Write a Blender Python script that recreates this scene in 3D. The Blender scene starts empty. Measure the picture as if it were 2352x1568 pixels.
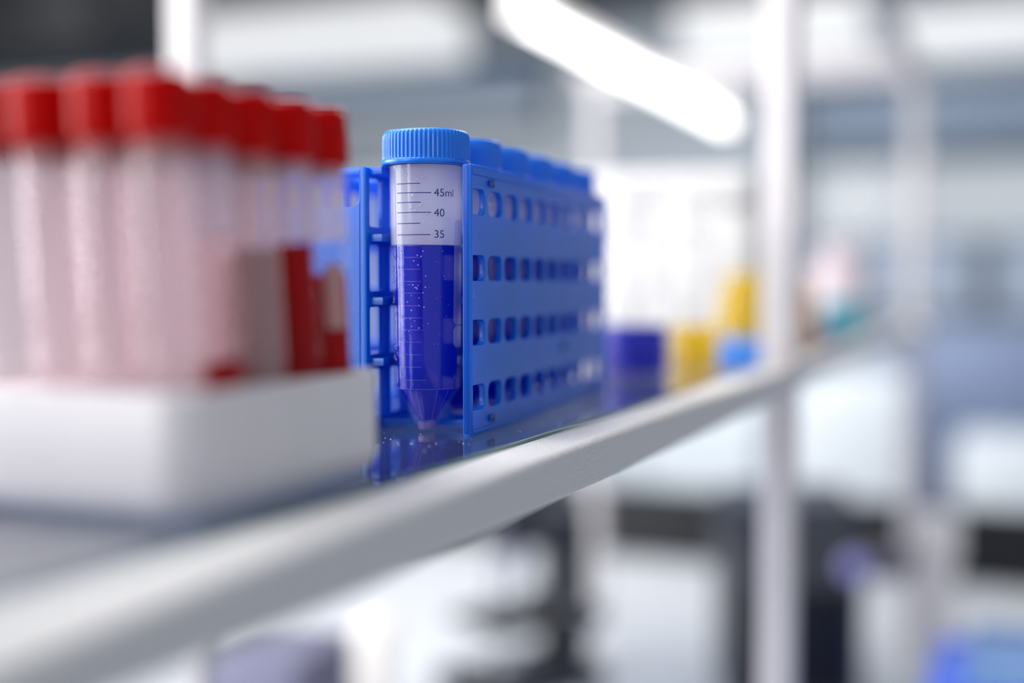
import bpy, bmesh, math, random
from mathutils import Vector, Matrix
R = math.radians
sc = bpy.context.scene
col = sc.collection
random.seed(7)

# ------------------------------------------------------------------ camera
# metres; +X runs away along the shelf, +Y to the left into the shelf, z = 0 is the top of the glass shelf
cam_d = bpy.data.cameras.new('camera'); cam = bpy.data.objects.new('camera', cam_d); col.objects.link(cam)
YAW, PITCH = R(22.103), R(2.687)
fwd = Vector((math.cos(YAW)*math.cos(PITCH), math.sin(YAW)*math.cos(PITCH), -math.sin(PITCH)))
cam.location = (0, 0, .06)
cam.rotation_euler = fwd.to_track_quat('-Z', 'Y').to_euler()
cam_d.lens = 45; cam_d.sensor_width = 36; cam_d.sensor_fit = 'HORIZONTAL'
cam_d.clip_start = .01; cam_d.clip_end = 100
cam_d.dof.use_dof = True; cam_d.dof.focus_distance = .494; cam_d.dof.aperture_fstop = 1.8
cam_d.dof.aperture_blades = 0
sc.camera = cam

# ------------------------------------------------------------------ world, lights, exposure
sc.view_settings.view_transform = 'Standard'; sc.view_settings.look = 'None'
sc.view_settings.gamma = 1; sc.view_settings.use_curve_mapping = False
sc.view_settings.exposure = 0.0
sc.cycles.transparent_max_bounces = 40; sc.cycles.max_bounces = 12
sc.cycles.use_denoising = True
sc.cycles.caustics_reflective = False; sc.cycles.caustics_refractive = False
w = bpy.data.worlds.new('world'); sc.world = w; w.use_nodes = True
bg = w.node_tree.nodes['Background']
bg.inputs[0].default_value = (.80, .85, .93, 1); bg.inputs[1].default_value = .70

def area(name, loc, target, sx, sy, power, c=(1, 1, 1)):
    l = bpy.data.lights.new(name, 'AREA'); l.shape = 'RECTANGLE'; l.size = sx; l.size_y = sy
    l.energy = power; l.color = c
    o = bpy.data.objects.new(name, l); col.objects.link(o); o.location = loc
    o.rotation_euler = (Vector(target) - Vector(loc)).to_track_quat('-Z', 'Y').to_euler()
    return o
area('ceiling_light_near', (.3, .9, 1.25), (.3, .9, 0), 1.2, 1.2, 44, (1, .98, .96))
area('ceiling_light_far', (2.6, .8, 1.12), (2.6, .8, 0), 1.6, 1.6, 44, (.98, .99, 1))
area('left_window_daylight', (.1, 2.6, .5), (.5, .2, 0), 1.8, 1.3, 84, (.98, .99, 1))
area('rear_fill_light', (-1.9, 1.5, .75), (.5, .25, 0), .7, 1.2, 30, (1, .98, .98))  # added fill behind the camera, no window modelled; brightens the end faces
area('background_ceiling_light', (4.0, .6, 1.12), (4.2, .6, -.6), 1.5, 1.5, 16, (.95, .98, 1))

# ------------------------------------------------------------------ helpers
def lin(r, g, b):
    f = lambda v: (v/255/12.92) if v <= 10 else ((v/255+.055)/1.055)**2.4
    return (f(r), f(g), f(b), 1)

def mat(name, c, rough=.45, metal=0, spec=.5, noise=0, nscale=40, bump=0, bscale=200, coat=0, sss=0):
    m = bpy.data.materials.new(name); m.use_nodes = True
    nt = m.node_tree; p = nt.nodes['Principled BSDF']
    p.inputs['Base Color'].default_value = c; p.inputs['Roughness'].default_value = rough
    p.inputs['Metallic'].default_value = metal; p.inputs['Specular IOR Level'].default_value = spec
    p.inputs['Coat Weight'].default_value = coat
    if sss:
        p.inputs['Subsurface Weight'].default_value = sss
        p.inputs['Subsurface Radius'].default_value = (.004, .003, .003); p.inputs['Subsurface Scale'].default_value = .5
    tc = nt.nodes.new('ShaderNodeTexCoord')
    n = nt.nodes.new('ShaderNodeTexNoise'); n.inputs['Scale'].default_value = nscale; n.inputs['Detail'].default_value = 5
    nt.links.new(tc.outputs['Object'], n.inputs['Vector'])
    mix = nt.nodes.new('ShaderNodeMix'); mix.data_type = 'RGBA'
    k = 1-noise
    mix.inputs[6].default_value = (c[0]*k, c[1]*k, c[2]*k, 1)
    mix.inputs[7].default_value = (min(1, c[0]*(1+noise*.4)), min(1, c[1]*(1+noise*.4)), min(1, c[2]*(1+noise*.4)), 1)
    mr = nt.nodes.new('ShaderNodeMapRange'); mr.inputs[1].default_value = .33; mr.inputs[2].default_value = .67
    nt.links.new(n.outputs['Fac'], mr.inputs[0]); nt.links.new(mr.outputs[0], mix.inputs[0]); nt.links.new(mix.outputs[2], p.inputs['Base Color'])
    if bump:
        n2 = nt.nodes.new('ShaderNodeTexNoise'); n2.inputs['Scale'].default_value = bscale; n2.inputs['Detail'].default_value = 6
        nt.links.new(tc.outputs['Object'], n2.inputs['Vector'])
        b = nt.nodes.new('ShaderNodeBump'); b.inputs['Strength'].default_value = bump; b.inputs['Distance'].default_value = .0005
        nt.links.new(n2.outputs['Fac'], b.inputs['Height']); nt.links.new(b.outputs['Normal'], p.inputs['Normal'])
    return m

def clear(name, tint=(1, 1, 1, 1), haze_col=(.9, .9, .95, 1), haze=.05, rough=.03, fog=None, f0=.04, trans=.5, edge=1, power=5):
    """thin clear plastic or glass: see-through, Fresnel gloss, a little milky haze; fog=(z, haze) adds condensation above z"""
    m = bpy.data.materials.new(name); m.use_nodes = True
    nt = m.node_tree; N = nt.nodes; L = nt.links
    N.clear()
    out = N.new('ShaderNodeOutputMaterial')
    t = N.new('ShaderNodeBsdfTransparent'); t.inputs[0].default_value = tint
    g = N.new('ShaderNodeBsdfGlossy'); g.inputs['Roughness'].default_value = rough
    d = N.new('ShaderNodeBsdfDiffuse'); d.inputs[0].default_value = haze_col
    tr = N.new('ShaderNodeBsdfTranslucent'); tr.inputs[0].default_value = haze_col
    dm = N.new('ShaderNodeMixShader'); dm.inputs[0].default_value = trans
    L.new(d.outputs[0], dm.inputs[1]); L.new(tr.outputs[0], dm.inputs[2])
    a = N.new('ShaderNodeMixShader'); a.inputs[0].default_value = haze
    L.new(t.outputs[0], a.inputs[1]); L.new(dm.outputs[0], a.inputs[2])
    if fog:
        tc = N.new('ShaderNodeTexCoord'); sp = N.new('ShaderNodeSeparateXYZ')
        L.new(tc.outputs['Object'], sp.inputs[0])
        mr = N.new('ShaderNodeMapRange'); mr.inputs[1].default_value = fog[0]-.0002; mr.inputs[2].default_value = fog[0]+.0002
        mr.inputs[3].default_value = haze; mr.inputs[4].default_value = fog[1]
        L.new(sp.outputs['Z'], mr.inputs[0]); L.new(mr.outputs[0], a.inputs[0])
    lw = N.new('ShaderNodeLayerWeight'); lw.inputs[0].default_value = .5
    pw = N.new('ShaderNodeMath'); pw.operation = 'POWER'; pw.inputs[1].default_value = power
    L.new(lw.outputs['Facing'], pw.inputs[0])
    ma = N.new('ShaderNodeMath'); ma.operation = 'MULTIPLY_ADD'; ma.inputs[1].default_value = (1-f0)*edge; ma.inputs[2].default_value = f0
    L.new(pw.outputs[0], ma.inputs[0])
    mx = N.new('ShaderNodeMixShader'); L.new(ma.outputs[0], mx.inputs[0])
    L.new(a.outputs[0], mx.inputs[1]); L.new(g.outputs[0], mx.inputs[2])
    L.new(mx.outputs[0], out.inputs[0])
    return m

def liquid_mat(name, c, tint, see=.2, trans=.35, rough=.05):
    m = clear(name, tint, c, 1-see, rough, None, .0, trans, 0)
    return m

def translucent(m, c, k):
    """mix a share k of light passing through into a plastic"""
    nt = m.node_tree; out = nt.nodes['Material Output']; p = nt.nodes['Principled BSDF']
    t = nt.nodes.new('ShaderNodeBsdfTranslucent'); t.inputs[0].default_value = c
    mx = nt.nodes.new('ShaderNodeMixShader'); mx.inputs[0].default_value = k
    nt.links.new(p.outputs[0], mx.inputs[1]); nt.links.new(t.outputs[0], mx.inputs[2]); nt.links.new(mx.outputs[0], out.inputs[0])
    return m

def emit(name, c, s):
    m = bpy.data.materials.new(name); m.use_nodes = True
    p = m.node_tree.nodes['Principled BSDF']
    p.inputs['Base Color'].default_value = (.05, .05, .05, 1); p.inputs['Emission Color'].default_value = c
    p.inputs['Emission Strength'].default_value = s
    return m

def link(name, me, m, parent=None, smooth=None, loc=None, rot=None):
    o = bpy.data.objects.new(name, me)
    if m is not None:
        me.materials.clear(); me.materials.append(m)
    if smooth is not None:
        for p in me.polygons: p.use_smooth = True
        me.set_sharp_from_angle(angle=R(smooth))
    col.objects.link(o)
    if parent: o.parent = parent
    if loc: o.location = loc
    if rot: o.rotation_euler = rot
    return o

def obj(name, bm, m, parent=None, smooth=35, loc=None, rot=None):
    bmesh.ops.recalc_face_normals(bm, faces=bm.faces)
    me = bpy.data.meshes.new(name); bm.to_mesh(me); bm.free()
    return link(name, me, m, parent, smooth, loc, rot)

def empty(name, loc=(0, 0, 0), rz=0, rot=None):
    o = bpy.data.objects.new(name, None); o.empty_display_size = .01; col.objects.link(o)
    o.location = loc; o.rotation_euler = rot if rot else (0, 0, rz)
    return o

def tag(o, label, cat, group=None, kind=None):
    if label: o['label'] = label
    if cat: o['category'] = cat
    if group: o['group'] = group
    if kind: o['kind'] = kind
    return o

def struct(name, bm, m, parent=None, smooth=30):
    o = obj(name, bm, m, parent, smooth)
    if not parent: o['kind'] = 'structure'
    return o

def box(bm, x0, x1, y0, y1, z0, z1, bev=0, seg=2):
    r = bmesh.ops.create_cube(bm, size=1)
    vs = r['verts']
    for v in vs:
        v.co = Vector(((x0+x1)/2+v.co.x*(x1-x0), (y0+y1)/2+v.co.y*(y1-y0), (z0+z1)/2+v.co.z*(z1-z0)))
    if bev:
        es = list({e for v in vs for e in v.link_edges})
        bmesh.ops.bevel(bm, geom=es, offset=bev, segments=seg, profile=.5, affect='EDGES')
    return bm

def nbox(*a, **k): return box(bmesh.new(), *a, **k)

def lathe(bm, prof, n=48, rib=None, cx=0, cy=0):
    """prof = [(r, z)...]; rib(r, z, angle) may change the radius"""
    rings = []
    for (r, z) in prof:
        if r < 1e-6:
            rings.append([bm.verts.new((cx, cy, z))])
        else:
            ring = []
            for i in range(n):
                a = 2*math.pi*i/n
                rr = rib(r, z, a) if rib else r
                ring.append(bm.verts.new((cx+rr*math.cos(a), cy+rr*math.sin(a), z)))
            rings.append(ring)
    for A, B in zip(rings, rings[1:]):
        if len(A) == 1 and len(B) == 1: continue
        for i in range(n):
            j = (i+1) % n
            if len(A) == 1: bm.faces.new((A[0], B[j], B[i]))
            elif len(B) == 1: bm.faces.new((A[i], A[j], B[0]))
            else: bm.faces.new((A[i], A[j], B[j], B[i]))
    return bm

def nlathe(prof, n=48, rib=None): return lathe(bmesh.new(), prof, n, rib)

def cyl(bm, p0, p1, r0, r1=None, n=24):
    r1 = r0 if r1 is None else r1
    p0 = Vector(p0); p1 = Vector(p1); d = p1-p0
    M = Matrix.Translation((p0+p1)/2) @ d.to_track_quat('Z', 'Y').to_matrix().to_4x4()
    bmesh.ops.create_cone(bm, cap_ends=True, segments=n, radius1=r0, radius2=r1, depth=d.length, matrix=M)
    return bm

def rrect(cx, cy, w, h, r, n=6):
    pts = []
    for (sx, sy, a0) in ((1, 1, 0), (-1, 1, 90), (-1, -1, 180), (1, -1, 270)):
        for k in range(n+1):
            a = R(a0+90*k/n)
            pts.append((cx+sx*(w/2-r)+r*math.cos(a), cy+sy*(h/2-r)+r*math.sin(a)))
    return pts

def circ(cx, cy, r, n=40): return [(cx+r*math.cos(2*math.pi*i/n), cy+r*math.sin(2*math.pi*i/n)) for i in range(n)]

def arc(cx, cy, r, a0, a1, n=12): return [(cx+r*math.cos(R(a0+(a1-a0)*i/n)), cy+r*math.sin(R(a0+(a1-a0)*i/n))) for i in range(n+1)]

def curve_mesh(cu):
    o = bpy.data.objects.new('tmp', cu); col.objects.link(o)
    dg = bpy.context.evaluated_depsgraph_get()
    me = bpy.data.meshes.new_from_object(o.evaluated_get(dg))
    bpy.data.objects.remove(o); bpy.data.curves.remove(cu)
    return me

def plate(outline, holes, t, bev=.0003):
    """flat plate in the XY plane with holes, thickness t centred on z = 0, edges rounded by bev"""
    cu = bpy.data.curves.new('plate', 'CURVE'); cu.dimensions = '2D'; cu.fill_mode = 'BOTH'
    cu.extrude = t/2-bev; cu.bevel_depth = bev; cu.bevel_resolution = 1; cu.offset = -bev
    for pts in [outline]+holes:
        s = cu.splines.new('POLY'); s.points.add(len(pts)-1)
        for p, q in zip(s.points, pts): p.co = (q[0], q[1], 0, 1)
        s.use_cyclic_u = True
    return curve_mesh(cu)

def text_mesh(body, size):
    cu = bpy.data.curves.new('text', 'FONT'); cu.body = body; cu.size = size; cu.extrude = 0
    return curve_mesh(cu)

def join(bm, me, M):
    b2 = bmesh.new(); b2.from_mesh(me); bmesh.ops.transform(b2, matrix=M, verts=b2.verts)
    tmp = bpy.data.meshes.new('t'); b2.to_mesh(tmp); b2.free(); bm.from_mesh(tmp); bpy.data.meshes.remove(tmp)

def copy_tree(o, parent=None):
    c = o.copy(); col.objects.link(c); c.parent = parent
    for ch in list(o.children): copy_tree(ch, c)
    return c

# ------------------------------------------------------------------ materials
M = {}
M['white_metal'] = mat('white_painted_metal', (.56, .53, .545, 1), .32, noise=.05, nscale=60, bump=.25, bscale=900)
M['rail_metal'] = mat('brushed_rail', (.62, .615, .62, 1), .30, noise=.22, nscale=1100, bump=1, bscale=2200)
M['glass'] = clear('shelf_glass', (.62, .66, .74, 1), (.4, .5, .7, 1), .02, .006, None, .09, .5, 1, 3.2)
M['glass_edge'] = mat('green_glass_edge', (.0, .12, .13, 1), .15)
M['rack_blue'] = translucent(mat('blue_polypropylene', (.0, .19, .70, 1), 0.27, spec=.85, noise=.06, nscale=120, bump=.12, bscale=2500), (.0, .34, 1.0, 1), .42)
M['pin_blue'] = mat('dark_blue_plastic', lin(0, 60, 150), .3)
M['mark'] = mat('cyan_ink', lin(70, 175, 205), .5)
M['cap_blue'] = mat('blue_cap_plastic', (.0, .15, .70, 1), .30, spec=.4, noise=.05, nscale=200)
M['shell'] = clear('centrifuge_tube_plastic', (.98, .98, 1, 1), (.98, .97, 1, 1), .006, .04, (.0737, .55), .022, .7, .6)
M['blue_liquid'] = liquid_mat('blue_liquid', (.002, .020, .66, 1), (.01, .03, .85, 1), .10, .5, .05)
M['ink'] = mat('navy_ink', lin(48, 46, 112), .6)
M['moulded'] = clear('moulded_line', (.9, .9, 1, 1), lin(150, 130, 225), .35, .2)
M['patch'] = clear('frosted_writing_patch', (.9, .9, 1, 1), (.80, .78, .90, 1), .36, .3)
M['tip'] = clear('solid_tube_tip', (.9, .85, 1, 1), lin(165, 145, 215), .6, .1)
M['droplet'] = clear('water_droplet', (.97, .97, 1, 1), (1, 1, 1, 1), .02, .02, None, .10)
M['bubble'] = clear('air_bubble', (.8, .8, 1, 1), lin(160, 160, 250), .35, .05, None, .1)
M['white_plastic'] = mat('white_rack_plastic', (.62, .595, .615, 1), .35, noise=.03, nscale=50, sss=.1)
M['red_cap'] = mat('red_rubber_cap', (.45, .0, .0, 1), .22, spec=.07, noise=.08, nscale=90)
M['blood_glass'] = clear('blood_tube_plastic', (.99, .96, .97, 1), (.88, .79, .80, 1), .17, .05, None, .02, .5, .6)
M['blood_glass_wet'] = clear('wet_blood_tube_plastic', (.99, .97, .97, 1), (.86, .80, .90, 1), .004, .05, (.0615, .30), .006, .5, .3)
M['blood'] = liquid_mat('red_liquid', (.5, .0, .004, 1), (.62, .0, .0, 1), .12, .55)
M['blood_film'] = liquid_mat('pale_red_film', (.50, .26, .26, 1), (.42, .16, .16, 1), .5, .4)
M['tube_label'] = mat('pale_tube_label', lin(176, 130, 128), .6)
M['jar_glass'] = clear('jar_glass', (.99, .99, .99, 1), (.95, .93, .93, 1), .02, .03, None, .015, .5, .6)
M['white_lid'] = translucent(mat('white_lid_plastic', (.88, .86, .86, 1), .4, noise=.02), (.95, .93, .92, 1), .4)
M['clear_lid'] = clear('frosted_clear_lid', (.97, .97, .97, 1), (1, .98, .97, 1), .35, .2, None, .03, .8)
M['jar_blue'] = liquid_mat('jar_blue_liquid', (.0, .010, .50, 1), (.0, .03, .75, 1), .18, .6)
M['jar_yellow'] = liquid_mat('yellow_liquid', (1.0, .87, .04, 1), (1, .75, .02, 1), .72, .7)
M['stand_blue'] = mat('blue_stand_plastic', lin(50, 130, 225), .4)
M['foam'] = mat('white_foam', (.68, .665, .66, 1), .8, noise=.03, nscale=300, bump=.3, bscale=400)
M['lamp'] = emit('lamp_diffuser', (1, 1, .98, 1), 4.0)
M['panel_light'] = emit('panel_diffuser', (.95, .97, 1, 1), .84)
M['bench_white'] = mat('white_bench_laminate', (.65, .67, .71, 1), .3, noise=.03)
M['appliance_white'] = mat('appliance_white_enamel', (.62, .66, .71, 1), .4, noise=.03)
M['black'] = mat('black_plastic', (.007, .008, .011, 1), .5, spec=.25, noise=.1)
M['charcoal'] = mat('charcoal_enamel', (.04, .043, .055, 1), .35, noise=.1)
M['lens'] = mat('violet_coated_lens', lin(150, 140, 215), .05, spec=1)
M['chrome'] = mat('chrome', (.8, .8, .83, 1), .12, 1)
M['wall'] = mat('pale_wall_paint', (.62, .67, .72, 1), .8, noise=.04, nscale=6)
M['grey_blue'] = mat('grey_blue_cabinet', lin(130, 145, 178), .5, noise=.06, nscale=5)
M['ceiling'] = mat('dark_ceiling', (.045, .047, .055, 1), .8, noise=.1)
M['floor'] = mat('grey_floor_vinyl', (.42, .44, .48, 1), .35, noise=.08, nscale=20)
M['frame'] = mat('grey_window_frame', lin(72, 88, 104), .5)
M['blind'] = clear('grey_blue_blind', (.75, .82, .9, 1), lin(178, 193, 213), .5, .4)
M['pane'] = clear('window_glass', (.99, 1, 1, 1), (1, 1, 1, 1), 0, .01, None, .01, .5, .1)
M['frost'] = clear('frosted_pane', (.93, .96, 1, 1), lin(190, 205, 225), .35, .3, None, .02, .5, .2)
M['teal'] = mat('teal_plastic', lin(50, 150, 165), .4)
M['navy'] = mat('navy_plastic', lin(40, 70, 125), .4)
M['amber'] = mat('tan_plastic', lin(205, 165, 125), .35)
M['pink'] = mat('pale_pink_plastic', lin(206, 190, 196), .5)
M['tray_blue'] = mat('blue_tray_plastic', lin(40, 95, 225), .35)
M['lid_blue'] = clear('pale_blue_lid', (.6, .8, 1, 1), lin(150, 200, 240), .65, .1)
M['violet_grey'] = mat('violet_grey_enamel', lin(98, 98, 122), .5)
M['arm_brown'] = mat('grey_brown_enamel', lin(112, 102, 106), .45)
M['cream'] = translucent(mat('cream_white_plastic', (.92, .89, .86, 1), .4), (1, .97, .93, 1), .45)

# ------------------------------------------------------------------ the setting
XW = 5.0
struct('floor', nbox(-3, 6, -2.5, 6.2, -1.5, -1.45), M['floor'])
struct('ceiling', nbox(1.2, 6, -2.5, 6.2, 1.15, 1.19), M['ceiling'])
# far wall with two window openings, built from the pieces round the openings
wins = [(1.85, 3.35, .68, 1.02), (-.75, .86, -.09, .82)]
bm = bmesh.new()
ys = [-2.5, -.75, .86, 1.85, 3.35, 6.2]
box(bm, XW, XW+.15, ys[0], ys[1], -1.45, 1.15); box(bm, XW, XW+.15, ys[2], ys[3], -1.45, 1.15); box(bm, XW, XW+.15, ys[4], ys[5], -1.45, 1.15)
for (a, b, c, d) in wins:
    box(bm, XW, XW+.15, a, b, -1.45, c); box(bm, XW, XW+.15, a, b, d, 1.15)
struct('wall_back', bm, M['wall'])

def frame_bm(y0, y1, z0, z1, t=.04):
    b = bmesh.new()
    box(b, XW+.03, XW+.09, y0, y1, z0, z0+t); box(b, XW+.03, XW+.09, y0, y1, z1-t, z1)
    box(b, XW+.03, XW+.09, y0, y0+t, z0+t, z1-t); box(b, XW+.03, XW+.09, y1-t, y1, z0+t, z1-t)
    return b
w1 = empty('window_1', (0, 0, 0)); w1['kind'] = 'structure'
obj('window_frame', frame_bm(1.85, 3.35, .68, 1.02, .075), M['frame'], w1)
obj('pane', nbox(XW+.055, XW+.061, 1.89, 3.31, .72, .98), M['pane'], w1)
obj('blind', nbox(XW+.02, XW+.026, 1.87, 3.33, .80, 1.01), M['blind'], w1)
w2 = empty('window_2', (0, 0, 0)); w2['kind'] = 'structure'
b = frame_bm(-.75, .86, -.09, .82)
box(b, XW+.03, XW+.09, -.71, .82, .505, .575)
box(b, XW+.03, XW+.09, -.71, .82, .205, .225); box(b, XW+.03, XW+.09, .13, .20, -.05, .205)
obj('window_frame', b, M['frame'], w2)
obj('pane', nbox(XW+.055, XW+.061, -.71, .82, .225, .505), M['pane'], w2)
obj('pane', nbox(XW+.055, XW+.061, -.71, .82, .575, .78), M['pane'], w2)
obj('frosted_pane', nbox(XW+.055, XW+.061, .20, .82, -.05, .205), M['frost'], w2)
obj('frosted_pane', nbox(XW+.055, XW+.061, -.71, .13, -.05, .205), M['frost'], w2)
obj('blind', nbox(XW+.02, XW+.026, -.72, .83, .575, .81), M['blind'], w2)

# ------------------------------------------------------------------ the shelf unit with glass shelves
PY, RY = .168, .68                 # front and rear rail lines
PX = (-.42, .93, 2.05)             # posts along the shelf
shelf = empty('glass_shelf_unit', (PX[1], PY, -.5))
tag(shelf, 'white metal shelf unit with clear glass shelf and long front rail', 'shelf')
def sh(name, bm, m, smooth=35):
    bmesh.ops.translate(bm, verts=bm.verts, vec=(-PX[1], -PY, .5)); return obj(name, bm, m, shelf, smooth)
def rail(x0, x1, y0, y1, z0, z1): return nbox(x0, x1, y0, y1, z0, z1, bev=.0035, seg=4)
sh('front_rail', rail(-.42, 2.062, .157, .1795, -.020, -.0012), M['rail_metal'], 60)
sh('rear_rail', rail(-.42, 2.062, RY-.011, RY+.011, -.020, -.0012), M['white_metal'])
sh('end_rail', rail(2.039, 2.061, .1797, RY-.0112, -.020, -.0012), M['white_metal'])
b = nbox(-.42, 2.038, .1785, RY-.012, -.0012, 0.0)
sh('glass_shelf', nbox(-.42, 2.036, .1787, RY-.0125, -.0045, 0.0, bev=.0004, seg=1), M['glass'])
b.free()
sh('glass_edge', nbox(-.42, 2.036, .1783, .1787, -.0043, -.0003), M['glass_edge'])
for x in PX:
    for y in (PY, RY):
        sh('post', rail(x-.0125, x+.0125, y-.0123, y+.0123, -.5, .40), M['white_metal'])
ZU = .366
sh('upper_front_rail', rail(-.42, 2.062, .157, .179, ZU, ZU+.022), M['white_metal'])
for x in (PX[1], 1.16, 1.915, PX[2]):
    sh('upper_cross_rail', rail(x-.011, x+.011, .1792, RY-.0112, ZU, ZU+.022), M['white_metal'])
b = bmesh.new(); bmesh.ops.create_uvsphere(b, u_segments=20, v_segments=12, radius=.011, matrix=Matrix.Translation((2.0, .150, -.012)))
cyl(b, (2.0, .150, -.012), (2.0, .159, -.012), .006)
sh('rail_knob', b, M['chrome'])

b = bmesh.new(); rnd = random.Random(11)                            # dust lying on the glass by the blue rack
for i in range(46):
    x_, y_ = (rnd.uniform(.40, .56), rnd.uniform(.181, .199)) if i % 2 else (rnd.uniform(.415, .452), rnd.uniform(.20, .245))
    bmesh.ops.create_icosphere(b, subdivisions=1, radius=rnd.uniform(.00006, .00022), matrix=Matrix.Translation((x_, y_, .0001)))
o = sh('dust_specks', b, M['white_lid']); o['kind'] = 'stuff'

# lamp under the upper shelf
lx0, lx1, ly, lz = 1.075, 1.945, .436, .302
lamp = empty('tube_lamp', ((lx0+lx1)/2, ly, ZU)); tag(lamp, 'glowing white tube lamp fixed under the upper glass shelf', 'lamp')
def lp(name, bm, m):
    bmesh.ops.translate(bm, verts=bm.verts, vec=(-(lx0+lx1)/2, -ly, -ZU)); return obj(name, bm, m, lamp)
lp('housing', nbox(lx0, lx1, ly-.014, ly+.014, lz+.0125, lz+.024, bev=.002), M['white_lid'])
lp('diffuser', cyl(bmesh.new(), (lx0+.012, ly, lz), (lx1-.012, ly, lz), .0125, n=32), M['lamp'])
for (x, s) in ((lx0, 1), (lx1, -1)):
    lp('end_cap', cyl(bmesh.new(), (x, ly, lz), (x+s*.012, ly, lz), .0135, n=32), M['white_lid'])
for x in (1.16, 1.915):
    lp('hanger_bracket', nbox(x-.01, x+.01, ly-.008, ly+.008, lz+.024, ZU), M['white_metal'])

# ------------------------------------------------------------------ blue tube rack
RK0 = Vector((.4502, .2001, 0)); RKA = R(3.35)
def rk(u, v, z): return (RK0.x+u*math.cos(RKA)-v*math.sin(RKA), RK0.y+u*math.sin(RKA)+v*math.cos(RKA), z)
rack = empty('tube_rack', RK0, RKA)
tag(rack, 'blue plastic test tube rack with perforated side wall, open end facing the camera', 'rack')
LEN, H, WT, LW = .206, .105, .0028, .0466
TU = [.0123+.0382*k for k in range(6)]       # tube positions along the rack
VC = .0233
ROWS = (.0146, .0400, .0652, .0910)
holes = [rrect(.0092+.0201*i, z, .0172, .0100, .0040) for i in range(10) for z in ROWS]
side_me = plate([(0, 0), (LEN, 0), (LEN, .1045), (0, .1045)], holes, WT, .0003)
def side_mesh():
    b = bmesh.new()
    join(b, side_me, Matrix(((1, 0, 0, 0), (0, 0, -1, 0), (0, 1, 0, 0), (0, 0, 0, 1))))   # stands up: XY -> XZ, centred on y = 0
    for u in (0, LEN-.0022): box(b, u, u+.0022, -WT/2-.0006, WT/2+.0003, .0004, H, bev=.0006)
    box(b, .0022, LEN-.0022, -WT/2-.0007, WT/2, .1012, H, bev=.0004)
    box(b, .0022, LEN-.0022, -WT/2-.0006, WT/2, .0004, .0022, bev=.0003)
    return b
obj('side_wall', side_mesh(), M['rack_blue'], rack, 35, (0, .0016, 0))
# middle wall: tall slots between the tiers
slots = [rrect(.0100+.0196*i, zc, .0130, h, .0012) for i in range(10) for zc, h in ((.0915, .0195), (.0655, .0185), (.0402, .0190), (.0152, .0190))]
mid = plate([(0, 0), (LEN, 0), (LEN, H), (0, H)], slots, WT, .0004)
bmid = bmesh.new(); join(bmid, mid, Matrix(((1, 0, 0, 0), (0, 0, -1, 0), (0, 1, 0, 0), (0, 0, 0, 1))))
obj('middle_wall', bmid, M['rack_blue'], rack, 35, (0, .0452, 0))
bmid = bmesh.new(); join(bmid, mid, Matrix(((1, 0, 0, 0), (0, 0, -1, 0), (0, 1, 0, 0), (0, 0, 0, 1))))
obj('rear_wall', bmid, M['rack_blue'], rack, 35, (0, .0918, 0))
# horizontal tiers with tube holes, half-open notches at both ends of the front lane
def tier_outline(r, base):
    v0, v1 = .0030, .0904
    u0, u1 = .0030, LEN-.0030
    if base: return [(.0190, v0), (LEN-.019, v0), (LEN-.019, v1), (.0030, v1), (.0030, .0446), (.0150, .0436), (.0182, .034), (.0192, .0233), (.0192, .012)]
    n = [(.0250, v0), (u1-.020, v0)]
    n += arc(TU[5]-.006, VC, r, 250, 90, 24) + [(u1, VC+r), (u1, v1), (u0, v1), (u0, VC+r)]
    n += arc(TU[0], VC, r, 90, -50, 24)
    return n
for zc, r in ((.1038, .0152), (.0773, .0152), (.0522, .0150), (.0280, .0148), (.0028, .0086)):
    hs = [circ(TU[k], VC, r) for k in range(1, 5)]
    hs += [circ(.030+.0363*k, .0685, min(r+.001, .0155)) for k in range(5)]
    link('tier_plate', plate(tier_outline(r, zc < .01), hs,  .0030, .0003), M['rack_blue'], rack, 35, (0, 0, zc))
# low end plate closing the second lane, with a filleted step up to the middle wall
ep = [(.0468, .0003), (.0900, .0003), (.0900, .0893)] + [(.0508, .0893)] + arc(.0508, .0933, .0040, 270, 180, 8) + [(.0468, H-.001)]
epm = bmesh.new(); join(epm, plate(ep, [], .0028, .0004), Matrix(((0, 0, 1, 0), (1, 0, 0, 0), (0, 1, 0, 0), (0, 0, 0, 1))))
obj('end_plate', epm, M['rack_blue'], rack, 35, (.0014, 0, 0))
# snap pins that lock the tiers into the side wall
for (u, z) in ((.0240, .0990), (.0240, .0052), (.128, .0290), (.182, .0052)):
    b = bmesh.new()
    box(b, u-.0032, u+.0032, -.0009, .0004, z-.0011, z+.0011, bev=.0004)
    bmesh.ops.create_cone(b, cap_ends=True, segments=4, radius1=.0022, radius2=.0010, depth=.0012, matrix=Matrix.Translation((u, -.0010, z)) @ Matrix.Rotation(R(90), 4, 'X'))
    obj('snap_pin', b, M['pin_blue'], rack)
# tiny cyan printed mark beside the end stile
tm = text_mesh('oz', .0042); b = bmesh.new()
join(b, tm, Matrix.Translation((.0040, -.00005, .0538)) @ Matrix.Rotation(R(90), 4, 'X') @ Matrix.Rotation(R(90), 4, 'Z') @ Matrix.Scale(.6, 4))
obj('printed_mark', b, M['mark'], rack, None)

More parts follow.
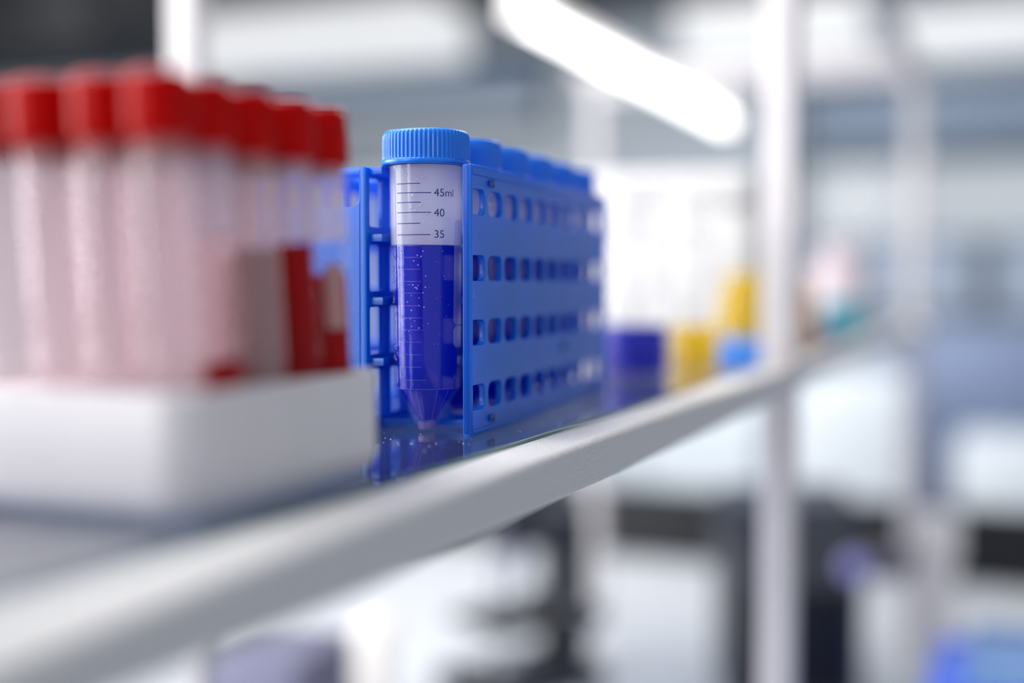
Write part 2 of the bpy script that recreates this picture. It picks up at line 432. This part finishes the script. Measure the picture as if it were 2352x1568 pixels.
# ------------------------------------------------------------------ centrifuge tubes (50 ml, conical)
CT = empty('centrifuge_tube', (0, 0, 0))
def rad(z): return .0132+(.0145-.0132)*(z-.0172)/(.1045-.0172) if z > .0172 else .0040+(.0132-.0040)*max(0, z-.0016)/(.0172-.0016)
shell = [(0, 0), (.0032, 0), (.0039, .0005), (.0041, .0016)]
for z in (.006, .011, .0166): shell.append((rad(z), z))
shell += [(.0132, .0176)] + [(rad(z), z) for z in (.030, .050, .074, .090, .1048)]
inner = [(rad(.1048)-.0010, .1048)] + [(rad(z)-.0010, z) for z in (.090, .074, .050, .030)] + [(.0122, .0178), (rad(.0160)-.0012, .0160), (.0050-.0010, .004), (0, .0036)]
obj('tube_body', nlathe(shell+inner, 96), M['shell'], CT, 28)
g = .00125
liq = [(0, .0038), (.0036, .0042), (rad(.0158)-.0015, .0160)] + [(.0132-g, .0180)] + [(rad(z)-g, z) for z in (.030, .050, .070)] + [(rad(.0735)-g, .0735), (rad(.0735)-g-.0012, .0731), (0, .0731)]
obj('liquid', nlathe(liq, 96), M['blue_liquid'], CT, 30)
obj('base_tip', nlathe([(0, .0004), (.0031, .0004), (.0036, .0012), (.0034, .0034), (0, .0034)], 48), M['tip'], CT, 30)
NR = 60
def rib(r, z, a):
    if .1072 < z < .1172: 
        c = math.cos(a*NR); return r + .00030*max(-.6, c)
    return r
capp = [(.0148, .1050), (.0174, .1050), (.0177, .1054), (.0177, .1066), (.0174, .1070), (.0171, .1073), (.0171, .1085), (.0171, .1110), (.0171, .1140), (.0170, .1165), (.0167, .1177), (.0160, .1184), (.0140, .1187), (0, .1187)]
obj('cap', nlathe(capp, NR*8, rib), M['cap_blue'], CT, 50)
# printed scale; angle 0 faces -X (towards the open end of the rack)
TOC = math.atan2(-RK0.y-.025, -RK0.x-.0) # direction of the camera seen from the rack
SURF = .00008
def on_tube(a, z, lift=SURF):
    r = rad(z)+lift; return (r*math.cos(a), r*math.sin(a), z)
FACE = math.atan2(-.2234, -.4600)         # angle of the line from the front tube to the camera
def ang(px): return FACE+math.asin(max(-1, min(1, (px-979)/84.5)))
def strip(bm, a0, a1, z0, z1, n=16, lift=SURF):
    lo = [bm.verts.new(on_tube(a0+(a1-a0)*i/n, z0, lift)) for i in range(n+1)]
    hi = [bm.verts.new(on_tube(a0+(a1-a0)*i/n, z1, lift)) for i in range(n+1)]
    for i in range(n): bm.faces.new((lo[i], lo[i+1], hi[i+1], hi[i]))
def zpx(y): return .06+(646-y)/5915-.0006
b = bmesh.new()
for y, x1 in ((422, 965), (443, 990), (465, 966), (488, 990), (513, 965), (539, 988)):
    strip(b, ang(912), ang(x1), zpx(y)-.00017, zpx(y)+.00017)
for y, s in ((451, '45ml'), (497, '40'), (546, '35')):
    me = text_mesh(s, .0043)
    a0 = ang(996); z0 = zpx(y)
    for v in me.vertices:
        z = z0+v.co.y
        p = on_tube(a0+v.co.x*1.06/rad(z), z, SURF); v.co = p
    join(b, me, Matrix.Identity(4)); bpy.data.meshes.remove(me)
obj('printed_graduations', b, M['ink'], CT, None)
b = bmesh.new()
for i, y in enumerate((564, 591, 618, 646, 673, 702, 730, 758, 786, 815, 844, 874)):
    strip(b, ang(913), ang(975 if i in (7, 11) else 966), zpx(y)-.00014, zpx(y)+.00014)
strip(b, 0, 2*math.pi, .01715, .01740, 64)
for px_, wd in ((951, .00022), (936, .00012), (1006, .00016), (1034, .00012)):       # moulded seams down the cone
    a = ang(px_); q = []
    for z in (.0168, .0016):
        d = wd/rad(z)
        q.append((b.verts.new(on_tube(a-d, z)), b.verts.new(on_tube(a+d, z))))
    b.faces.new((q[0][0], q[0][1], q[1][1], q[1][0]))
obj('moulded_graduations', b, M['moulded'], CT, None)
b = bmesh.new()
a0, a1 = ang(1044), ang(1044)+R(64)
def pst(z0, z1):
    n = 14; cr = .0016
    for (p, q, sh0, sh1) in ((z0, z0+cr, cr, 0), (z0+cr, z1-cr, 0, 0), (z1-cr, z1, 0, cr)):
        lo = [b.verts.new(on_tube(a0+sh0/.014+(a1-a0-2*sh0/.014)*i/n, p, .00012)) for i in range(n+1)]
        hi = [b.verts.new(on_tube(a0+sh1/.014+(a1-a0-2*sh1/.014)*i/n, q, .00012)) for i in range(n+1)]
        for i in range(n): b.faces.new((lo[i], lo[i+1], hi[i+1], hi[i]))
pst(.0424, .0836); pst(.0334, .0418)
obj('writing_patch', b, M['patch'], CT, None)

tubes = [CT] + [copy_tree(CT) for k in range(5)]
names = ['nearest blue-capped conical tube in the open end of the blue rack, scale reading 45ml',
         'second blue-capped conical tube from the front of the blue rack',
         'third blue-capped conical tube from the front of the blue rack',
         'fourth blue-capped conical tube from the front of the blue rack',
         'fifth blue-capped conical tube, last but one in the blue rack',
         'blue-capped conical tube farthest back in the blue rack']
for k, t in enumerate(tubes):
    t.location = rk(TU[k], VC, .0006)
    t.rotation_euler = (0, 0, (0, 1.5, 1.2, 1.9, .9, 2.2)[k])
    tag(t, names[k], 'tube', 'conical tubes in the blue rack')
# droplets and bubbles, only legible on the nearest tube
def ball(bm, p, r, sub=2, flat=None):
    Mx = Matrix.Translation(p) @ (flat if flat else Matrix.Identity(4))
    bmesh.ops.create_icosphere(bm, subdivisions=sub, radius=r, matrix=Mx)
b = bmesh.new()
for (x, y, r) in ((937, 388, 3), (935, 402, 3.6), (961, 412, 3.6), (972, 408, 3.8), (914, 414, 2), (951, 450, 6.8), (947, 472, 3), (946, 477, 4.4), (966, 472, 4), (979, 473, 3), (955, 484, 3.2), (981, 491, 3.6), (969, 420, 1.4), (921, 455, 1.6), (919, 474, 1.6), (974, 508, 2), (911, 382, 3), (1053, 532, 3), (905, 392, 2), (940, 500, 1.2), (930, 525, 1.2), (1000, 470, 1), (975, 530, 1.3)):
    a = ang(x); z = zpx(y)
    ball(b, on_tube(a, z, .0002), r/5915, 3)
o = obj('condensation_droplets', b, M['droplet'], CT, 60); o['kind'] = 'stuff'
b = bmesh.new(); rnd = random.Random(3)
for i in range(150):
    if i < 70: x = 899+abs(rnd.gauss(0, 4)); r = rnd.uniform(.9, 2.4)
    elif i < 120: x = rnd.uniform(912, 985); r = rnd.uniform(.8, 2.6)
    else: x = rnd.uniform(985, 1040); r = rnd.uniform(.6, 1.5)
    y = rnd.uniform(575, 830 if i < 70 else 800)
    ball(b, on_tube(ang(x), zpx(y), .00005), r/5915, 1)
o = obj('liquid_bubbles', b, M['bubble'], CT, 60); o['kind'] = 'stuff'

# ------------------------------------------------------------------ white rack with red-capped blood tubes
BX0, BX1, BY0, BY1, BH = .2593, .3642, .1910, .2790, .0322
wr = empty('white_rack', (BX0, BY0, 0))
tag(wr, 'white plastic tube rack with rounded corners on the glass shelf, holding red-capped tubes', 'rack')
def rounded_tray(L, W, Hh, r, rb, t):
    b = bmesh.new(); n = 8
    def loop(inset, z): return [b.verts.new((p[0], p[1], z)) for p in rrect(L/2, W/2, L-2*inset, W-2*inset, max(.0005, r-inset*.8), n)]
    loops = []
    for k in range(7):
        a = R(90*k/6); loops.append(loop(rb*(1-math.sin(a)), rb*(1-math.cos(a))))
    loops.append(loop(0, Hh-.0012)); loops.append(loop(.0004, Hh-.0003)); loops.append(loop(.0012, Hh))
    loops.append(loop(t, Hh)); loops.append(loop(t, .0040))
    for A, B in zip(loops, loops[1:]):
        for i in range(len(A)):
            j = (i+1) % len(A); b.faces.new((A[i], A[j], B[j], B[i]))
    b.faces.new(loops[0][::-1]); b.faces.new(loops[-1])
    return b
L_, W_ = BX1-BX0, BY1-BY0
obj('tray', rounded_tray(L_, W_, BH, .0105, .0065, .0022), M['white_plastic'], wr, 40)
PITCH_T, PITCH_W, SX, SY = .0195, .0179, .0128, .0128
hs = [circ(SX+PITCH_T*i, SY+PITCH_W*j, .0083) for i in range(5) for j in range(4)]
wp = link('well_plate', plate(rrect(L_/2, W_/2, L_-.005, W_-.005, .008), hs, .0025, .0003), M['white_plastic'], wr, 40, (0, 0, BH-.0030))

BT = empty('blood_tube', (0, 0, 0))
bt_prof = [(0, 0), (.003, .0004), (.0056, .0022), (.0070, .0055), (.0073, .0090), (.0074, .087)]
bt_in = [(.0064, .087), (.0063, .0090), (.0055, .0050), (.0030, .0018), (0, .0012)]
obj('tube_body', nlathe(bt_prof+bt_in, 40), M['blood_glass'], BT, 40)
rc = [(.0060, .0820), (.0076, .0852), (.0086, .0856), (.0088, .0862), (.0088, .0900), (.0086, .0985), (.0084, .1010), (.0076, .1018), (.0056, .1018), (.0050, .1004), (.0028, .1000), (0, .1000)]
obj('cap', nlathe(rc, 96, lambda r, z, a: r+(.00012*math.cos(a*32) if .0858 < z < .099 and r > .008 else 0)), M['red_cap'], BT, 40)
def blood_me(top):
    p = [(0, .0016), (.0029, .0022), (.0053, .0054), (.00605, .0092), (.00610, top-.0004), (.0058, top), (0, top)]
    b = nlathe(p, 32); bmesh.ops.recalc_face_normals(b, faces=b.faces)
    me = bpy.data.meshes.new('blood'); b.to_mesh(me); b.free()
    for q in me.polygons: q.use_smooth = True
    me.set_sharp_from_angle(angle=R(40)); return me
order_i = ['nearest', 'second-nearest', 'middle', 'second-farthest', 'farthest']
order_j = ['in the aisle-edge row', 'in the second row from aisle', 'in the third row from aisle', 'in the back row']
fills = {(4, 0): (.051, 'blood'), (3, 0): (.060, 'blood'), (2, 0): (.058, 'blood_film'), (1, 0): (.027, 'blood'), (4, 1): (.05, 'blood'), (3, 1): (.055, 'blood')}
first = True
for j in range(4):
    for i in range(5):
        t = BT if first else copy_tree(BT)
        first = False
        lean = R(3.6+random.uniform(-.8, .8))
        py = BY0+SY+PITCH_W*j; px_ = BX0+SX+PITCH_T*i
        t.location = (px_, py-.0015, .0112)
        t.rotation_euler = (-lean, R(random.uniform(-.6, .6)), 0)
    
        if (i, j) in fills:
            top, mk = fills[(i, j)]
            link('blood', blood_me(top), M[mk], t)
            if mk == 'blood' and j == 0:
                for ch in t.children:
                    if ch.name.startswith('tube_body'):
                        ch.material_slots[0].link = 'OBJECT'; ch.material_slots[0].material = M['blood_glass_wet']
        lab = {(4, 0): 'red-capped tube with red liquid and pale label at far right corner of white rack',
               (3, 0): 'red-capped tube of deep red liquid, fourth along the aisle edge of white rack'}.get((i, j))
        if not lab: lab = 'red-capped tube, %s %s of the white rack' % (order_i[i], order_j[j])
        tag(t, lab, 'tube', 'red-capped tubes in the white rack')
        if (i, j) == (4, 0):
            bl = bmesh.new()
            a0_, a1_ = R(205), R(252); n = 12
            lo_ = [bl.verts.new((.00755*math.cos(a0_+(a1_-a0_)*k/n), .00755*math.sin(a0_+(a1_-a0_)*k/n), .034)) for k in range(n+1)]
            hi_ = [bl.verts.new((.00755*math.cos(a0_+(a1_-a0_)*k/n), .00755*math.sin(a0_+(a1_-a0_)*k/n), .054)) for k in range(n+1)]
            for k in range(n): bl.faces.new((lo_[k], lo_[k+1], hi_[k+1], hi_[k]))
            o = obj('paper_label', bl, M['tube_label'], t, 60); o['label'] = 'pale label on the tube side'

# ------------------------------------------------------------------ jars, flask and boxes farther along the shelf
def jar(loc, r, body_h, lid_z0, lid_z1, fill, mk, name, label, cat):
    t = empty(name, loc); tag(t, label, cat)
    p = [(0, 0), (r*.9, 0), (r*.97, .001), (r, .0035), (r, body_h-.012), (r*.86, body_h-.004), (r*.82, body_h)]
    q = [(r*.82-.0016, body_h), (r*.86-.0018, body_h-.005), (r-.0018, body_h-.013), (r-.0014, .0036), (r*.93-.0012, .0012), (0, .0010)]
    obj('jar_body', nlathe(p+q, 56), M['jar_glass'], t, 40)
    f = [(0, .0012), (r*.93-.0016, .0014), (r-.0018, .0040), (r-.0022, fill), (0, fill)]
    obj('liquid', nlathe(f, 56), M[mk], t, 40)
    lid = [(r*.84, lid_z0), (r*1.0, lid_z0), (r*1.01, lid_z0+.001), (r*1.01, lid_z1-.002), (r*.97, lid_z1), (0, lid_z1)]
    obj('lid', nlathe(lid, 120, lambda rr, z, a: rr+(.0003*math.cos(a*40) if rr > r*.99 else 0)), M['clear_lid'], t, 40)
    return t
jar((.795, .2370, 0), .0228, .094, .086, .122, .0315, 'jar_blue', 'lidded_jar', 'white-lidded glass jar with a little dark blue liquid beyond the blue rack', 'jar')
jar((.870, .2165, 0), .0178, .094, .086, .118, .0290, 'jar_yellow', 'lidded_jar', 'white-lidded glass jar with yellow liquid beside the blue liquid jar', 'jar')
fl = empty('conical_flask', (1.045, .2150, .0135)); tag(fl, 'glass conical flask of yellow liquid on a blue block, half behind the near white post', 'flask')
fp = [(0, 0), (.030, 0), (.033, .0015), (.034, .005), (.032, .012), (.014, .070), (.012, .078), (.012, .105), (.0135, .108)]
fi = [(.0120, .108), (.0105, .105), (.0105, .078), (.0124, .070), (.0302, .012), (.0322, .005), (.030, .003), (0, .0022)]
obj('flask_body', nlathe(fp+fi, 56), M['jar_glass'], fl, 40)
fq = [(0, .0026), (.0296, .0032), (.0316, .0055), (.0296, .0125), (.0164, .053), (0, .053)]
obj('liquid', nlathe(fq, 56), M['jar_yellow'], fl, 40)
tag(obj('flask_stand', nbox(-.028, .028, -.028, .028, 0, .0130, bev=.002), M['stand_blue'], None, 35, (1.045, .2180, 0)), 'flat blue block under the yellow conical flask', 'block')
fb = empty('foam_box', (1.20, .35, 0)); tag(fb, 'large white foam box with lid at the middle of the glass shelf', 'box')
obj('box_body', nbox(-.07, .07, -.116, .105, 0, .125, bev=.006), M['foam'], fb)
obj('lid', nbox(-.072, .072, -.118, .107, .1255, .160, bev=.008), M['foam'], fb)
# bottles between the two front posts
def bottle(loc, r, h, neck, caph, m, cm, name, label, cat='bottle', group=None):
    t = empty(name, loc); tag(t, label, cat, group)
    p = [(0, 0), (r*.9, 0), (r, r*.1), (r, h*.74), (r*.92, h*.80), (neck, h*.90), (neck, h), (0, h)]
    obj('bottle_body', nlathe(p, 40), m, t, 40)
    c = [(neck*.9, h-.001), (neck*1.25, h-.001), (neck*1.25, h+caph*.85), (neck*1.1, h+caph), (0, h+caph)]
    obj('cap', nlathe(c, 40), cm, t, 40)
    return t
bottle((1.225, .2050, 0), .017, .060, .010, .012, M['amber'], M['white_lid'], 'reagent_bottle', 'small tan bottle just right of the near white post')
tag(obj('flat_box', nbox(-.03, .03, -.016, .016, 0, .016, bev=.002), M['navy'], None, 35, (1.38, .206, 0)), 'low navy box on the shelf edge beyond the near post', 'box')
tb = empty('tip_box', (1.56, .2085, 0)); tag(tb, 'small teal plastic box on the shelf between the posts', 'box')
obj('box_body', nbox(-.035, .035, -.02, .02, 0, .026, bev=.002), M['teal'], tb)
obj('lid', nbox(-.036, .036, -.021, .021, .0264, .037, bev=.002), M['teal'], tb)
bottle((1.80, .246, 0), .040, .098, .022, .012, M['pink'], M['pink'], 'reagent_bottle', 'pale pink round bottle behind the teal box near the far post')

# ------------------------------------------------------------------ the bench below and what stands on it
ZB = -.5
bn = empty('lab_bench', (1.0, .55, -1.45)); tag(bn, 'long white laboratory bench under the glass shelf unit', 'bench')
def bb(name, bm, m):
    bmesh.ops.translate(bm, verts=bm.verts, vec=(-1.0, -.55, 1.45)); return obj(name, bm, m, bn)
bb('worktop', nbox(-.6, 2.5, -.2, 1.5, ZB-.04, ZB-.0005, bev=.004), M['bench_white'])
for (x, y) in ((-.5, -.1), (-.5, 1.4), (2.4, -.1), (2.4, 1.4)):
    bb('leg', nbox(x-.03, x+.03, y-.03, y+.03, -1.449, ZB-.04), M['charcoal'])
tag(obj('bench_upstand', nbox(2.50, 2.56, -.5, 1.75, -1.449, -.365, bev=.004), M['black']), 'black upright panel closing the far end of the white bench', 'panel')

def microscope(loc, rz, label):
    t = empty('microscope', loc, rz); tag(t, label, 'microscope')
    b = nbox(-.10, .11, -.065, .065, 0, .035, bev=.010, seg=3); obj('base', b, M['charcoal'], t)
    b = nbox(-.10, -.045, -.03, .03, .034, .215, bev=.012, seg=3); box(b, -.10, .06, -.028, .028, .195, .245, bev=.012); obj('arm', b, M['charcoal'], t)
    obj('stage', nbox(-.046, .085, -.06, .06, .095, .108, bev=.003), M['black'], t)
    b = bmesh.new(); cyl(b, (.03, 0, .175), (.03, 0, .197), .024)
    for a in (90, 210, 330): cyl(b, (.03+.012*math.cos(R(a)), .012*math.sin(R(a)), .176), (.03+.020*math.cos(R(a)), .020*math.sin(R(a)), .130), .008, .006)
    obj('objective_turret', b, M['chrome'], t)
    for s in (-1, 1):
        obj('eyepiece', cyl(bmesh.new(), (.045, s*.016, .235), (-.035, s*.03, .300), .013, .015), M['black'], t)
    obj('condenser', cyl(bmesh.new(), (.03, 0, .034), (.03, 0, .055), .022), M['chrome'], t)
    for s in (-1, 1):
        k = obj('focus_knob', cyl(bmesh.new(), (-.072, s*.030, .10), (-.072, s*.062, .10), .021), M['chrome'], t)
    return t
an = empty('bench_analyser', (1.72, .305, ZB), R(22)); tag(an, 'dark bench instrument with round violet dial behind the near white post', 'instrument')
b = bmesh.new()
pr = [(-.06, .008), (.10, .008), (.10, .245), (.05, .285), (-.03, .265), (-.06, .215)]
A_ = [b.verts.new((p[0], -.095, p[1])) for p in pr]; B_ = [b.verts.new((p[0], .080, p[1])) for p in pr]
b.faces.new(A_); b.faces.new(B_[::-1])
for k in range(len(pr)): b.faces.new((A_[k], A_[(k+1) % len(pr)], B_[(k+1) % len(pr)], B_[k]))
bmesh.ops.bevel(b, geom=list(b.edges), offset=.008, segments=2, affect='EDGES')
obj('case_body', b, M['charcoal'], an)
obj('front_panel', nbox(-.064, -.0605, -.080, .065, .02, .16, bev=.002), M['black'], an)
d = obj('dial', cyl(bmesh.new(), (-.0605, -.075, .195), (-.082, -.075, .195), .020, .018), M['chrome'], an)
b = bmesh.new(); bmesh.ops.create_uvsphere(b, u_segments=20, v_segments=10, radius=.016, matrix=Matrix.Translation((-.082, -.075, .195)) @ Matrix.Scale(.4, 4, (1, 0, 0)))
obj('dial_lens', b, M['lens'], d)
obj('side_arm', nbox(-.03, .01, -.170, -.0955, .165, .205, bev=.006), M['arm_brown'], an)
for (x, y) in ((-.045, -.08), (-.045, .065), (.085, -.08), (.085, .065)):
    obj('foot', cyl(bmesh.new(), (x, y, 0), (x, y, .009), .009), M['black'], an)

microscope((1.62, .640, ZB), R(150), 'dark microscope on the bench, seen under the rail beside the rear post')

bottle((1.86, .118, ZB), .030, .175, .026, .062, M['cream'], M['cream'], 'wash_bottle', 'cream-white bottle with wide cap on the bench in front of the far post')
bottle((1.33, .715, ZB), .024, .130, .020, .035, M['cream'], M['cream'], 'wash_bottle', 'cream-white bottle under the shelf rail, at lower left of centre')
tr = empty('storage_tray', (1.60, .03, ZB)); tag(tr, 'bright blue plastic box with pale lid on the bench, lower right', 'box')
obj('box_body', nbox(-.12, .12, -.12, .075, 0, .105, bev=.008), M['tray_blue'], tr)
obj('lid', nbox(-.122, .09, -.122, .035, .1055, .135, bev=.008), M['lid_blue'], tr)
iv = empty('instrument_case', (1.32, .85, ZB)); tag(iv, 'violet-grey instrument case standing under the shelf, lower left', 'instrument')
obj('case_body', nbox(-.07, .07, -.075, .075, .012, .125, bev=.008), M['violet_grey'], iv)
for s in (-1, 1):
    obj('foot', nbox(-.05, .05, s*.06-.01, s*.06+.01, 0, .012), M['black'], iv)

# ------------------------------------------------------------------ the far side of the room
def thing_box(name, label, cat, x0, x1, y0, y1, z0, z1, m, door=None):
    t = empty(name, ((x0+x1)/2, (y0+y1)/2, z0)); tag(t, label, cat)
    cx, cy = (x0+x1)/2, (y0+y1)/2
    obj('body', nbox(x0-cx, x1-cx, y0-cy, y1-cy, 0, z1-z0, bev=.006), m, t)
    n = door or 2
    for k in range(n):
        a = y0-cy+(y1-y0)*k/n+.008; c = y0-cy+(y1-y0)*(k+1)/n-.008
        d = obj('door', nbox(x0-cx-.02, x0-cx-.001, a, c, .06, z1-z0-.03, bev=.003), m, t)
        obj('handle', nbox(x0-cx-.035, x0-cx-.021, c-.03, c-.015, (z1-z0)*.5-.06, (z1-z0)*.5+.06), M['chrome'], d)
    return t
thing_box('base_cabinet', 'grey-blue base cabinet below the right window', 'cabinet', 4.45, 4.95, -1.0, .46, -1.449, -.10, M['grey_blue'], 3)
thing_box('lab_fridge', 'white laboratory fridge behind the bench, seen between the two right posts', 'fridge', 3.5, 3.95, .30, .66, -1.449, -.20, M['appliance_white'], 1)
thing_box('side_cabinet', 'pale grey cabinet behind the near white post', 'cabinet', 3.6, 4.1, .70, 1.40, -1.449, -.28, M['wall'], 2)
thing_box('trolley_cabinet', 'low white cabinet behind the black panel at far right', 'cabinet', 3.5, 3.9, -.45, .18, -1.449, -.36, M['appliance_white'], 2)
tag(thing_box('wall_cabinet', 'black wall cabinet at upper left above the red caps', 'cabinet', 2.35, 2.75, 1.98, 2.75, .60, 1.149, M['black'], 2), None, None)
def panel_lamp(label, x0, x1, y0, y1, z0, z1):
    t = empty('panel_light', ((x0+x1)/2, (y0+y1)/2, z1)); tag(t, label, 'light')
    cx, cy = (x0+x1)/2, (y0+y1)/2
    obj('light_housing', nbox(x0-cx, x1-cx, y0-cy, y1-cy, -.02, 0), M['white_lid'], t)
    obj('diffuser', nbox(x0-cx, x1-cx, y0-cy, y1-cy, z0-z1, -.0205, bev=.004), M['panel_light'], t)
    obj('hanger', nbox(-.01, .01, -.01, .01, 0, 1.15-z1), M['white_metal'], t)
panel_lamp('broad bright ceiling light above the red-capped tubes', 4.15, 4.55, 2.02, 3.20, .90, 1.10)
panel_lamp('bright ceiling light at the upper right corner', 4.1, 4.4, -.5, .40, .785, .865)
panel_lamp('added glowing panel for the bright wall between the two right-hand posts', 4.15, 4.5, .52, 1.10, .81, .96)  # glowing panel added to brighten the upper wall between the posts
